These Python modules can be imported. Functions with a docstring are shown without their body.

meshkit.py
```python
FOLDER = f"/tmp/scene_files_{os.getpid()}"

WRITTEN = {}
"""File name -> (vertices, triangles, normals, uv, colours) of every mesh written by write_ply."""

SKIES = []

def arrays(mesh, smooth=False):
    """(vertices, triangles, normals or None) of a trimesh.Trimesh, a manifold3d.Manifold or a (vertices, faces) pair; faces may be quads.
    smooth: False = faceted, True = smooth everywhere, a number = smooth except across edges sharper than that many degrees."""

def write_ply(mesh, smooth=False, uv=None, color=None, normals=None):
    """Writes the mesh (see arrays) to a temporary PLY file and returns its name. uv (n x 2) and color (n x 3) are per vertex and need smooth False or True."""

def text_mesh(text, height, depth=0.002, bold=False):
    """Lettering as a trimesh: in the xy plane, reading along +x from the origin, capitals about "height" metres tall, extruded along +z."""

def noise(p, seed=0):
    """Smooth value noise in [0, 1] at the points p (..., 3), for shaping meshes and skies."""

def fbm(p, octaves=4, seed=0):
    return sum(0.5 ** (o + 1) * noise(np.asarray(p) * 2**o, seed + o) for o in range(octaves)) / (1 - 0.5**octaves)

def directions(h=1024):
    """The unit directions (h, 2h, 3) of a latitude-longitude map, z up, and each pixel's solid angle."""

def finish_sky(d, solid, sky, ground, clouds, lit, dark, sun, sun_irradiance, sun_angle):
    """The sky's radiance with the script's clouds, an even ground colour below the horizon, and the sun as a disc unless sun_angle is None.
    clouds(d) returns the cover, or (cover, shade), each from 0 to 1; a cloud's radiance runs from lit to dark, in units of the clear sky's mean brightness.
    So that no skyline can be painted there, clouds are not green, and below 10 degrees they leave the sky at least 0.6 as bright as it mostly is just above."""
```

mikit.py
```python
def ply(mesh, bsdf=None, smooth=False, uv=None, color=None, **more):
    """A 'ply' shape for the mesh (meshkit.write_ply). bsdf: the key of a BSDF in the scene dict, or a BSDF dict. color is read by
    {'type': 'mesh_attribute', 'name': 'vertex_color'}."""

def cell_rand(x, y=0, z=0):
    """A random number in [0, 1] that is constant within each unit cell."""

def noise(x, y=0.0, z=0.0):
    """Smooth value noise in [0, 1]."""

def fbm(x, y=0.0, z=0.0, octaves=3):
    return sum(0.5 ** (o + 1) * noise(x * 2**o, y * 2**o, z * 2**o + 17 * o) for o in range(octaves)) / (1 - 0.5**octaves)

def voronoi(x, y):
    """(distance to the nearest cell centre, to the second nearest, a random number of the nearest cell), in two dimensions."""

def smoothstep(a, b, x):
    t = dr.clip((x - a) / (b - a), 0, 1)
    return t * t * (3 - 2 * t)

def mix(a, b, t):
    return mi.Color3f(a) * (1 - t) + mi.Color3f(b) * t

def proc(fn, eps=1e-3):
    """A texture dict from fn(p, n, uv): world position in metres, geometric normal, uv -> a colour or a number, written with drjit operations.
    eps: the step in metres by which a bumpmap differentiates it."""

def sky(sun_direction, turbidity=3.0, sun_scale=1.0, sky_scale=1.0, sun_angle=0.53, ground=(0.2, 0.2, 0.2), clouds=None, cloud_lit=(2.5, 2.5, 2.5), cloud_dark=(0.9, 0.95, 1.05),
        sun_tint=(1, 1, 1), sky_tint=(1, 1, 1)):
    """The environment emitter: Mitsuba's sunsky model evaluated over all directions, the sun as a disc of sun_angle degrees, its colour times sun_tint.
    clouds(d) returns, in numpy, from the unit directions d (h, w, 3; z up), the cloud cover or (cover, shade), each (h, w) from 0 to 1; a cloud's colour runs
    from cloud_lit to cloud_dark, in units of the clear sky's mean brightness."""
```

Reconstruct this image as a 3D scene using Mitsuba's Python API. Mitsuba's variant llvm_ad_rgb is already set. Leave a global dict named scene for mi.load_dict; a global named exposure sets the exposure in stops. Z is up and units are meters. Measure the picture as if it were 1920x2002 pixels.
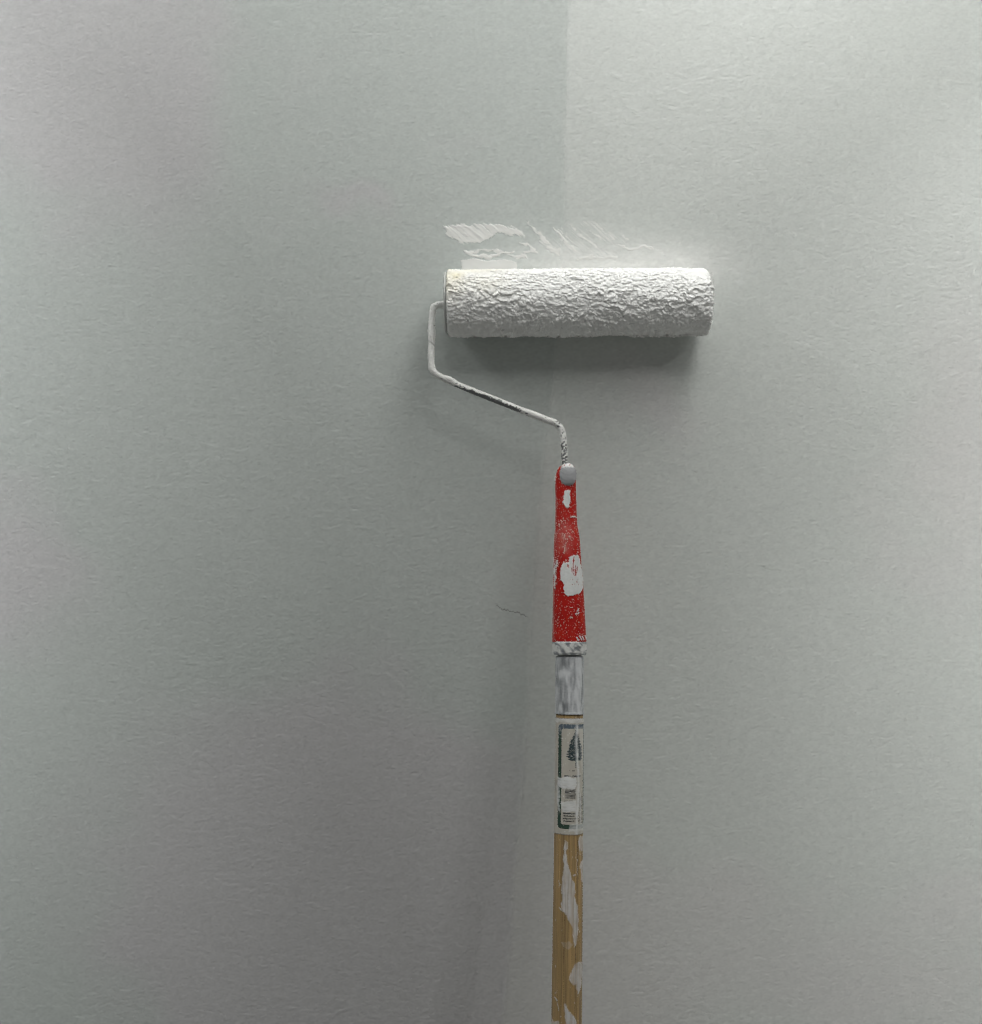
import math
import numpy as np, trimesh, drjit as dr, mitsuba as mi, mikit, meshkit
from mikit import noise, fbm, cell_rand, smoothstep, mix

T = mi.ScalarTransform4f
scene, labels = {}, {}

# ---------------------------------------------------------------- camera, lamps, exposure
# metres; z up, the wall is the plane y = 0 and the room lies at y < 0
W_PX, H_PX, FOV, DIST = 1920.0, 2002.0, 54.0, 0.9015
F_PX = H_PX / 2 / math.tan(math.radians(FOV / 2))
scene['camera'] = {'type': 'perspective', 'fov': FOV, 'fov_axis': 'y', 'near_clip': 0.05, 'far_clip': 30.0,
                   'to_world': T().look_at(origin=[0, -DIST, 0], target=[0, 0, 0], up=[0, 0, 1])}
exposure = 0.0


def lamp(key, centre, aim, w, h, power, colour, label, category):
    """A flat lamp panel of w x h metres that shines from centre towards aim, in a thin housing."""
    c, a = np.array(centre, float), np.array(aim, float)
    f = (a - c) / np.linalg.norm(a - c)
    s = np.cross(f, [0, 0, 1.0] if abs(f[2]) < 0.95 else [0, 1.0, 0])
    s /= np.linalg.norm(s)
    u = np.cross(s, f)
    quad = np.array([c - s * w / 2 - u * h / 2, c + s * w / 2 - u * h / 2, c + s * w / 2 + u * h / 2, c - s * w / 2 + u * h / 2])
    tri = np.array([[0, 1, 2], [0, 2, 3]])
    n = np.cross(quad[1] - quad[0], quad[2] - quad[0])
    if n @ f < 0:
        tri = tri[:, ::-1]
    rad = [power * k / (w * h) for k in colour]
    scene[key + '__diffuser'] = mikit.ply((quad, tri), 'lamp_white', emitter={'type': 'area', 'radiance': {'type': 'rgb', 'value': rad}})
    m = np.eye(4)
    m[:3, 0], m[:3, 1], m[:3, 2], m[:3, 3] = s, u, f, c - f * 0.03
    scene[key + '__housing'] = mikit.ply(trimesh.creation.box((w + 0.03, h + 0.03, 0.05), transform=m), 'lamp_white')
    labels[key] = {'label': label, 'category': category}


scene['lamp_white'] = {'type': 'twosided', 'bsdf': {'type': 'diffuse', 'reflectance': {'type': 'rgb', 'value': [0.8, 0.8, 0.8]}}}
WARM, COOL = (1.0, 1.0, 0.972), (0.985, 1.0, 0.985)
lamp('ceiling_lamp', (0.0, -0.25, 1.00), (0.0, -0.10, 0), 0.9, 0.2, 0.68, WARM, 'long white strip lamp hung close to the wall above the roller', 'lamp')
lamp('ceiling_lamp_001', (0.2, -0.80, 0.80), (0.2, 0, 0.1), 0.5, 0.3, 0.60, WARM, 'tilted white lamp panel hung above the painter', 'lamp')
lamp('ceiling_lamp_002', (0.35, -0.45, 0.80), (0.3, 0, 0.1), 0.3, 0.3, 0.62, WARM, 'square tilted lamp panel hung right above the roller', 'lamp')
lamp('ceiling_lamp_003', (1.25, -1.75, 1.35), (1.25, -1.75, 0), 0.6, 0.6, 0.75, WARM, 'flat white ceiling lamp panel further back in the room', 'lamp')
lamp('fill_lamp', (-0.75, -0.30, 0.80), (-0.65, 0, 0), 0.3, 0.3, 0.82, COOL, 'added fill lamp on the left, unseen, high up beside the painted wall', 'lamp')  # fill panel added to brighten the left of the wall
lamp('fill_lamp_001', (0.8, -0.20, 0.90), (0.6, 0, 0), 0.3, 0.2, 0.12, WARM, 'added fill lamp on the right, unseen, high up beside the painted wall', 'lamp')  # weaker fill panel added for the right side
# unseen spots added to brighten the two sides of the wall: side, height aimed at, intensity
for k, (sx, sz, power) in enumerate([(-0.95, 0.1, 3.1), (-0.95, -0.5, 2.3), (0.95, 0.3, 0.6), (0.95, -0.07, 2.9), (0.95, -0.5, 2.9)]):
    scene['fill_spot' + (f'_{k:03d}' if k else '')] = {
        'type': 'spot', 'to_world': T().look_at(origin=[sx, -1.0, 0.72], target=[-0.71 if sx < 0 else 0.62, 0, sz], up=[0, 1, 0]),
        'intensity': {'type': 'rgb', 'value': [power * c for c in (COOL if sx < 0 else WARM)]}, 'cutoff_angle': 22, 'beam_width': 2}
scene['room_light'] = {'type': 'constant', 'radiance': {'type': 'rgb', 'value': [0.114, 0.116, 0.112]}}
# ---------------------------------------------------------------- helpers


def at(px, py, y):
    """The point at depth y (metres) that stands at column px, row py of the photograph."""
    k = (np.asarray(y, float) + DIST) / F_PX
    px, py, k = np.broadcast_arrays(np.asarray(px, float), np.asarray(py, float), k)
    return np.stack([(px - W_PX / 2) * k, k * F_PX - DIST, (H_PX / 2 - py) * k], -1)


def n3(p, scale, seed=0, octaves=1):
    """Numpy noise in [-1, 1]; scale in metres (a number or one per axis)."""
    q = np.asarray(p) / np.asarray(scale, float) + 71.3
    return 2 * (meshkit.fbm(q, octaves, seed) if octaves > 1 else meshkit.noise(q, seed)) - 1


def sstep(a, b, x):
    t = np.clip((x - a) / (b - a), 0, 1)
    return t * t * (3 - 2 * t)


def inside(poly, x, y):
    """Signed distance-like value: positive inside the polygon, in the polygon's own units."""
    poly = np.asarray(poly, float)
    d = np.full(np.shape(x), 1e9)
    odd = np.zeros(np.shape(x), bool)
    for (x0, y0), (x1, y1) in zip(poly, np.roll(poly, -1, 0)):
        ex, ey = x1 - x0, y1 - y0
        t = np.clip(((x - x0) * ex + (y - y0) * ey) / (ex * ex + ey * ey + 1e-12), 0, 1)
        d = np.minimum(d, np.hypot(x - x0 - t * ex, y - y0 - t * ey))
        cross = (y0 > y) != (y1 > y)
        with np.errstate(divide='ignore', invalid='ignore'):
            odd ^= cross & (x < (x1 - x0) * (y - y0) / (y1 - y0 + 1e-12) + x0)
    return np.where(odd, d, -d)


def segment(p, q, x, y):
    """Distance to the segment p-q and the position 0..1 along it."""
    ex, ey = q[0] - p[0], q[1] - p[1]
    t = np.clip(((x - p[0]) * ex + (y - p[1]) * ey) / (ex * ex + ey * ey), 0, 1)
    return np.hypot(x - p[0] - t * ex, y - p[1] - t * ey), t


def grid_faces(n, m, wrap):
    i, j = np.meshgrid(np.arange(n - 1), np.arange(m if wrap else m - 1), indexing='ij')
    a, b = i * m + j, i * m + (j + 1) % m
    f = np.stack([a, b, b + m, a + m], -1).reshape(-1, 4)
    return np.vstack([f[:, [0, 1, 2]], f[:, [0, 2, 3]]])


def close_tube(V, F, n, m, ends=(True, True)):
    """Adds a fan over each open end of a wrapped grid."""
    extra = []
    for k, row in ((0, 0), (1, n - 1)):
        if ends[k]:
            c = len(V)
            V = np.vstack([V, V[row * m:(row + 1) * m].mean(0)])
            j = np.arange(m)
            r = row * m
            tri = np.stack([np.full(m, c), r + (j + 1) % m, r + j], 1) if k == 0 else np.stack([np.full(m, c), r + j, r + (j + 1) % m], 1)
            extra.append(tri)
    if extra:
        F = np.vstack([F] + extra)
    return V, F


def outward(V, F):
    a, b, c = V[F[:, 0]], V[F[:, 1]], V[F[:, 2]]
    return F if np.einsum('ij,ij->i', a, np.cross(b, c)).sum() - np.einsum('j,ij->', V.mean(0), np.cross(b - a, c - a)) > 0 else F[:, ::-1]


def put(key, V, F, bsdf, uv=None, color=None, smooth=True):
    scene[key] = mikit.ply((V, outward(V, F)), bsdf, smooth=smooth, uv=uv, color=color)


def pad(a, n, fill=0.5):
    """Rows for the vertices that close_tube added."""
    a = np.asarray(a, float)
    return np.vstack([a, np.repeat(a[-1:], n - len(a), 0)]) if n > len(a) else a


# ---------------------------------------------------------------- materials
EDGE_ROWS = [(-400, 1113), (0, 1110), (200, 1107), (450, 1103), (700, 1085), (1000, 1052), (1200, 1040), (1400, 1032), (1550, 1020), (1800, 1000), (2002, 985), (2600, 960)]
EDGE = [(float(at(x, r, 0)[2]), float(at(x, r, 0)[0])) for r, x in EDGE_ROWS][::-1]        # (z, x) of the edge of the fresh coat


def edge_dr(z):
    out = mi.Float(EDGE[0][1])
    for (z0, x0), (z1, x1) in zip(EDGE, EDGE[1:]):
        t = dr.clip((z - z0) / (z1 - z0), 0, 1)
        out = out + (x1 - x0) * t
    return out


def edge_np(z):
    return np.interp(z, [e[0] for e in EDGE], [e[1] for e in EDGE])


GLOW_X, GLOW_Z = float(at(1215, 520, 0)[0]), float(at(1215, 520, 0)[2])


def fresh(p):
    wob = (fbm(p.x * 90, p.z * 26, 3.0) - 0.5) * 0.006 + (noise(p.x * 700, p.z * 400) - 0.5) * 0.0018
    d = p.x - edge_dr(p.z) + wob
    return d


CRX0, CRZ0 = float(at(966, 1182, 0)[0]), float(at(966, 1182, 0)[2])
CRX1, CRZ1 = float(at(1038, 1210, 0)[0]), float(at(1038, 1210, 0)[2])


def crack(p):
    """A hairline crack in the plaster left of the handle."""
    t = (p.x - CRX0) / (CRX1 - CRX0)
    zc = CRZ0 + (CRZ1 - CRZ0) * t + (noise(p.x * 200, 5.0) - 0.5) * 0.0028 + (noise(p.x * 900, 6.0) - 0.5) * 0.0014
    wid = 0.0006 * (0.5 + noise(p.x * 150, 8.0))
    return dr.exp(-dr.square((p.z - zc) / wid)) * smoothstep(0.0, 0.12, t) * smoothstep(1.0, 0.8, t)


TINT = [(*at(x, r, 0)[[0, 2]].tolist(), rx, ry, k) for x, r, rx, ry, k in ((180, 130, 0.17, 0.19, 1.0), (640, 1680, 0.26, 0.17, 1.0), (60, 1050, 0.10, 0.10, 0.7), (800, 1960, 0.25, 0.10, 0.8),
                                                                      (1860, 900, 0.09, 0.2, 0.7), (1250, 800, 0.10, 0.06, 0.7), (1780, 1900, 0.2, 0.08, 0.6), (700, 400, 0.05, 0.04, 0.5))]


def wall_colour(p, n, uv):
    """Old greyish green coat and the whiter fresh coat, with faint uneven tint."""
    f = smoothstep(-0.0050, 0.0045, fresh(p)) * 1.0
    w = (fbm(p.x * 9, p.z * 9, 0.7, 3) - 0.5) * 0.24
    t = mi.Float(0.0)
    for (px, py, rx, ry, k) in TINT:
        t = t + k * dr.exp(-dr.square((p.x + w - px) / rx) - dr.square((p.z + 0.8 * w - py) / ry))
    t = smoothstep(0.25, 0.75, t + 0.03 * (noise(p.x * 60, p.z * 60) - 0.5))
    old = mix((0.524, 0.557, 0.535), (0.546, 0.540, 0.544), t)
    new = mix((0.586, 0.611, 0.585), (0.600, 0.600, 0.587), t)
    c = mix(old, new, f) * (1 - 0.45 * crack(p))
    # freshly rolled paint, with the bounce glow off the sleeve painted into its colour
    fx, fz = (p.x - GLOW_X) / 0.099, (p.z - GLOW_Z) / 0.022
    glow_film = dr.exp(-dr.square(dr.square(fx)) - dr.square(dr.select(fz > 0, fz, fz * 1.1))) * (0.75 + 0.5 * (fbm(p.x * 120, p.z * 120, 2.0) - 0.5))
    c = mix(c, (0.88, 0.88, 0.86), dr.clip(1.0 * glow_film, 0, 1))
    # stipple relief painted into the colour: crests lighter, pits darker as if shaded
    return c * (1.0 + 0.055 * uv.x) * (0.955 + 0.06 * noise(p.x * 520, p.z * 800, 8.0) + 0.03 * noise(p.x * 1000, p.z * 1500, 9.0))


def wall_rough(p, n, uv):
    f = smoothstep(-0.004, 0.004, fresh(p))
    return 0.58 - 0.17 * f


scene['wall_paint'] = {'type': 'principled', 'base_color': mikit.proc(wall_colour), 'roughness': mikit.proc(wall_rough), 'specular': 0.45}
def wet_colour(p, n, uv):
    """Thin edges of the smear let the wall show through; u carries the thickness."""
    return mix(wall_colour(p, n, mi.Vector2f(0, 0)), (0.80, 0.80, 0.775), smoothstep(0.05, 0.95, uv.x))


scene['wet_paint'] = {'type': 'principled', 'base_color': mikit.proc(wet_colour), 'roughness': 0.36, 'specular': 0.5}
VC = {'type': 'mesh_attribute', 'name': 'vertex_color'}
scene['nap'] = {'type': 'principled', 'base_color': VC, 'roughness': 0.55, 'specular': 0.4}
scene['plastic'] = {'type': 'principled', 'base_color': VC, 'roughness': 0.42, 'specular': 0.25}
scene['print'] = {'type': 'principled', 'base_color': VC, 'roughness': 0.42, 'specular': 0.5}
scene['wood'] = {'type': 'principled', 'base_color': VC, 'roughness': 0.42, 'specular': 0.5}
scene['cap_plastic'] = {'type': 'principled', 'base_color': {'type': 'rgb', 'value': [0.5, 0.51, 0.49]}, 'roughness': 0.4}


def splashed_metal(metal, rough):
    return {'type': 'blendbsdf', 'weight': mikit.proc(lambda p, n, uv: dr.clip(uv.x, 0, 1)),
            'a': {'type': 'principled', 'base_color': {'type': 'rgb', 'value': metal}, 'metallic': 0.9, 'roughness': rough},
            'b': {'type': 'principled', 'base_color': VC, 'roughness': 0.42, 'specular': 0.45}}


scene['rod_steel'] = splashed_metal([0.24, 0.25, 0.25], 0.40)
scene['zinc'] = splashed_metal([0.40, 0.42, 0.44], 0.45)
WHITE = np.array([0.80, 0.80, 0.775])

# ---------------------------------------------------------------- the wall
zs = np.concatenate([[-1.25, -0.8, -0.55], np.arange(-0.485, 0.486, 0.0009), [0.55, 0.85, 1.35]])
XD = np.arange(-0.465, 0.466, 0.0012)
N2 = lambda x, z, sx, sz, seed: meshkit.noise(np.stack([x / sx + 300.5, z / sz + 300.5, np.full_like(x, 0.5)], -1), seed) - 0.5


def wall_relief(x, z):
    """Orange peel of the rolled paint, metres proud of the plane; crisper on the fresh coat."""
    wx = x + 0.0025 * N2(x, z, .011, .010, 201) + 0.0016 * N2(x, z, .003, .003, 202)
    wz = z + 0.0018 * N2(x, z, .009, .008, 203) + 0.0012 * N2(x, z, .003, .003, 204)
    fr = sstep(-0.003, 0.003, x - edge_np(z))
    a = N2(wx, wz, .0028, .0019, 205)
    b = N2(wx, wz, .0023, .0016, 206)
    c = N2(wx, wz, .0060, .0037, 207)
    r = 1 - np.abs(2 * N2(wx, wz, .0046, .0028, 208))
    patch = 0.85 + 0.3 * (N2(x, z, .05, .05, 209) + 0.5)
    h = (0.30 * a + 0.20 * b + 0.09 * c + (0.04 + 0.05 * fr) * r ** 3) * patch * (1.1 - 0.15 * fr)
    fine_part = 0.30 * a + 0.20 * b
    d = (x - edge_np(z) + 0.002 * N2(x, z, .01, .02, 210)) / 0.0016
    h = h + 0.60 * np.exp(-d * d) * (N2(x, z, .012, .006, 211) + 0.5)
    h = h + 0.5 * N2(x, z, .09, .09, 212) + 0.15 * N2(x, z, .03, .03, 213)
    g = np.random.default_rng(9)
    for k in range(150):                                           # pimples and pits in the paint
        px, pz, rr, hh = g.uniform(-.46, .46), g.uniform(-.48, .48), g.uniform(.0006, .0012), g.uniform(.15, .40) * g.choice([1, 1, -1])
        q = ((x - px) ** 2 + (z - pz) ** 2) < (4 * rr) ** 2
        h[q] += hh * np.exp(-((x[q] - px) ** 2 + (z[q] - pz) ** 2) / rr ** 2)
    return h * 1e-3, np.clip(fine_part / 0.12, -1.5, 1.5)


def wall_half(u):
    """A half of the wall; u gives, for each row, the columns' x."""
    x, z = u, np.broadcast_to(zs[:, None], u.shape).copy()
    h, tone = wall_relief(x, z)
    V = np.stack([x, -h, z], -1).reshape(-1, 3)
    F = grid_faces(*u.shape, False)
    n = np.cross(V[F[0, 1]] - V[F[0, 0]], V[F[0, 2]] - V[F[0, 0]])
    return V, F if n[1] < 0 else F[:, ::-1], np.stack([tone.reshape(-1), 0 * tone.reshape(-1)], 1)


ex = edge_np(zs)
nl = int((XD < ex.mean()).sum())
tl, tr = np.linspace(0, 1, nl)[None], np.linspace(0, 1, len(XD) - nl)[None]
left = np.concatenate([np.tile([[-2.2, -1.2, -0.7]], (len(zs), 1)), XD[0] + (ex[:, None] - XD[0]) * tl], 1)
right = np.concatenate([ex[:, None] + (XD[-1] - ex[:, None]) * tr, np.tile([[0.7, 1.2, 2.2]], (len(zs), 1))], 1)
for key, u in (('wall', left), ('wall__fresh_coat', right)):
    V, F, tone = wall_half(u)
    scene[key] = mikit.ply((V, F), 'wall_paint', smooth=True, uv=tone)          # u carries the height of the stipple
labels['wall'] = {'kind': 'structure', 'label': 'stippled pale grey green painted wall behind the roller'}
labels['wall__fresh_coat'] = {'label': 'whiter glossier fresh coat on the right of the wall'}

# wet paint left on the wall just above the sleeve: px of a crop that starts at column 820, row 400, enlarged 3.133 times
ZK = 3.1333


def zoom(V):
    """Wall points -> that crop's px."""
    k = DIST / F_PX
    return ((V[..., 0] / k + W_PX / 2) - 820) * ZK, ((H_PX / 2 - V[..., 2] / k) - 400) * ZK


x0, z0, x1, z1 = at(862, 432, 0)[0], at(862, 432, 0)[2], at(1345, 545, 0)[0], at(1345, 545, 0)[2]
st = 0.00034
gx, gz = np.meshgrid(np.arange(x0, x1, st), np.arange(z0, z1, -st), indexing='ij')
P = np.stack([gx, 0 * gx, gz], -1)
X, Y = zoom(P)
wx = X + 16 * n3(P, 0.006, 1) + 7 * n3(P, 0.002, 2)
wy = Y + 12 * n3(P, 0.006, 3) + 6 * n3(P, 0.002, 4)
ang = math.radians(42)
along, across = (gx * math.cos(ang) - gz * math.sin(ang)), (gx * math.sin(ang) + gz * math.cos(ang))
streak = n3(np.stack([along / 0.022, across / 0.0016, 0 * gx], -1), 1, 5, 2)
fine = n3(np.stack([along / 0.012, across / 0.0008, 0 * gx], -1), 1, 6)
h = np.full(gx.shape, -1.0)


def add(m, top):
    global h
    m = np.clip(m, -1, 1)
    h = np.maximum(h, np.where(m > 0, np.abs(m) ** 0.8 * (1.0 + 0.22 * streak + 0.1 * fine), m) * top)


A = [(150, 140), (180, 125), (300, 118), (450, 112), (560, 135), (640, 172), (630, 195), (560, 190), (470, 175), (440, 205), (330, 235), (260, 240), (205, 215), (165, 185)]
add(np.minimum(inside(A, wx, wy) / 14 + 0.5 * fine, 0.70 + 0.50 * streak + 0.25 * fine), 0.28)
C = [(255, 340), (330, 326), (420, 345), (520, 330), (598, 352), (603, 455), (258, 455)]
add(inside(C, X + 5 * n3(P, .002, 9), Y + 6 * n3(P, .003, 10)) / 7, 0.22)
for pts, wdt, top in (([(270, 287), (330, 312), (395, 325), (450, 318), (500, 300), (585, 290)], 9, 0.75), ([(470, 285), (540, 300), (600, 318), (650, 322)], 7, 0.5),
                      ([(300, 300), (360, 285), (430, 280), (470, 290)], 8, 0.45), ([(1205, 250), (1290, 272), (1370, 262), (1430, 275)], 8, 0.45),
                      ([(970, 335), (1060, 315), (1150, 330), (1210, 322)], 8, 0.4), ([(640, 300), (690, 285), (715, 300)], 6, 0.5)):
    for a, b in zip(pts, pts[1:]):
        d, t = segment(a, b, wx, wy)
        add((wdt * (1.3 + 0.9 * n3(P, .004, 12)) - d) / wdt / 1.3, 0.45 * top)
for a, b, wdt, top in (((665, 112), (790, 240), 10, .5), ((735, 225), (850, 290), 12, .6), ((820, 140), (935, 270), 9, .55), ((700, 150), (775, 215), 6, .4), ((850, 150), (900, 200), 7, .4),
                       ((610, 235), (650, 245), 6, .5), ((655, 230), (705, 285), 7, .5), ((910, 120), (1010, 210), 7, .35), ((960, 170), (1080, 260), 7, .3), ((1020, 150), (1110, 215), 6, .3),
                       ((1090, 130), (1180, 210), 6, .28), ((560, 130), (640, 190), 9, .45), ((865, 210), (950, 285), 9, .5), ((470, 70), (485, 85), 5, .5), ((1190, 140), (1270, 215), 6, .25)):
    d, t = segment(a, b, X + 8 * n3(P, .0035, 14), Y + 8 * n3(P, .0035, 15))
    wv = wdt * (0.6 + 1.1 * t) * (1 + 0.8 * n3(P, .003, 16))
    add((wv - d) / wdt / 1.3, 0.42 * top)
E = [(740, 250), (800, 180), (900, 120), (1040, 95), (1200, 125), (1330, 165), (1420, 230), (1330, 290), (1180, 330), (1000, 330), (860, 300)]
add(np.minimum(inside(E, wx, wy) / 40, 0.10 + 0.75 * streak + 0.3 * fine + 0.35 * n3(P, 0.008, 17, 2) - 0.45 * sstep(1000, 1400, X)), 0.13)
h = h + 0.04 * fine * (h > 0)
mmh = np.where(h > 0, 0.02 + h, np.maximum(h, -0.6) * 0.5)
V = np.stack([gx, -mmh * 1e-3, gz], -1).reshape(-1, 3)
F = grid_faces(*gx.shape, False)
hh = mmh.reshape(-1)
F = F[(hh[F] > 0.0).any(1)]
used = np.unique(F)
remap = np.full(len(V), -1)
remap[used] = np.arange(len(used))
F, V = remap[F], V[used]
thick_uv = np.stack([np.clip(hh[used] / 0.20, 0, 1), 0 * used], 1)
nrm = np.cross(V[F[0, 1]] - V[F[0, 0]], V[F[0, 2]] - V[F[0, 0]])
if nrm[1] > 0:
    F = F[:, ::-1]
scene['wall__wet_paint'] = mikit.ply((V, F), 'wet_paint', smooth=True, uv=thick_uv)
labels['wall__wet_paint'] = {'label': 'wet white paint smears just above the roller sleeve'}

# ---------------------------------------------------------------- the paint roller
labels['paint_roller'] = {'label': 'white-crusted paint roller with red handle on a wooden pole, pressed against the wall', 'category': 'paint roller'}
SLEEVE_Y, ROW0 = -0.0300, 592.0
Z_SLEEVE = float(at(0, ROW0, SLEEVE_Y)[2])
TILT = 0.13


def depth(row):
    """Depth of the tilted plane that holds frame, handle and pole, for a row of the photograph."""
    # y = SLEEVE_Y - TILT (Z_SLEEVE - z) with z = (H/2 - row)(y + DIST)/F
    q = (H_PX / 2 - np.asarray(row, float)) / F_PX
    return (SLEEVE_Y - TILT * Z_SLEEVE + TILT * q * DIST) / (1 - TILT * q)


# --- sleeve
L0, L1 = at(875, 592.6, SLEEVE_Y), at(1383.0, 588.9, SLEEVE_Y)
axis = (L1 - L0) / np.linalg.norm(L1 - L0)
LEN, RAD = float(np.linalg.norm(L1 - L0)), 0.0276
up = np.cross(np.cross(axis, [0, 0, 1.0]), axis)
up /= np.linalg.norm(up)
out = np.cross(axis, up)
out *= np.sign(-out[1])
nu, nv = 600, 470
u = np.concatenate([np.linspace(0, LEN, nu)])
ph = np.linspace(0, 2 * math.pi, nv, endpoint=False)             # 0 = up, 90 deg = towards the room
U, PH = np.meshgrid(u, ph, indexing='ij')
Q = np.stack([U, RAD * np.cos(PH), RAD * np.sin(PH)], -1)
arc = PH * RAD
amp = 0.68 + 0.55 * sstep(-0.35, 0.45, n3(Q, (0.030, 0.016, 0.016), 21, 2))
amp *= 0.55 + 0.45 * sstep(0.5, 1.1, PH) * (PH < math.pi) + 0.45 * (PH >= math.pi)
amp *= 1 - 0.75 * sstep(LEN - 0.030, LEN - 0.012, U + 0.006 * n3(Q, 0.008, 22)) * sstep(1.25, 0.9, PH)
low = sstep(2.0, 2.5, PH)
amp *= 1 + 0.25 * low
Qw = Q + np.stack([0.0035 * n3(Q, 0.006, 23), 0.0022 * n3(Q, 0.005, 24), 0.0022 * n3(Q, 0.005, 25)], -1)
lump = sstep(-0.55, 0.65, n3(Qw, (0.0044, 0.0022, 0.0022), 26) + 0.35 * n3(Qw, (0.0021, 0.0011, 0.0011), 35))
lump2 = sstep(-0.6, 0.6, n3(Qw, (0.0019, 0.0014, 0.0014), 36))
warp = 1.9 * n3(Q, (0.008, 0.006, 0.006), 37, 2) + 0.8 * n3(Q, (0.0032, 0.0026, 0.0026), 38)
ph1 = PH * 56 / (2 * math.pi) + warp
saw = ph1 - np.floor(ph1)
ledge = np.where(saw < 0.78, (saw / 0.78) ** 1.2, 1 - np.clip((saw - 0.78) / 0.22, 0, 1) ** 1.5)
keep = sstep(-0.25, 0.25, n3(Q, (0.010, 0.006, 0.006), 27))
grit = n3(Q, (0.0017, 0.0011, 0.0011), 28) + 0.6 * n3(Q, (0.0010, 0.0008, 0.0008), 29)
disp = amp * (1.15e-3 * lump + 0.70e-3 * lump2 + 0.55e-3 * ledge * (0.25 + 0.75 * keep) + 0.28e-3 * grit) + 0.5e-3 * n3(Q, 0.012, 30)
e0, e1_ = np.minimum(U, 1), LEN - U
rnd = lambda d, r: r * (1 - np.sqrt(np.clip(1 - np.square(np.clip(1 - d / r, 0, 1)), 0, 1)))
top_side = 0.5 + 0.5 * np.cos(PH)
disp = disp - rnd(U, 0.0022) - rnd(e1_, 0.0030 + 0.0040 * top_side)
endpull = sstep(0.004, 0.0, e1_)
R = RAD + disp
jag = 0.0011 * n3(Q, (0.004, 0.0016, 0.0016), 31, 2) * sstep(0.03, 0.0, e1_) * sstep(0.7, 1.4, PH)
Uo = U + 0.35e-3 * grit * amp + jag
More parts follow.
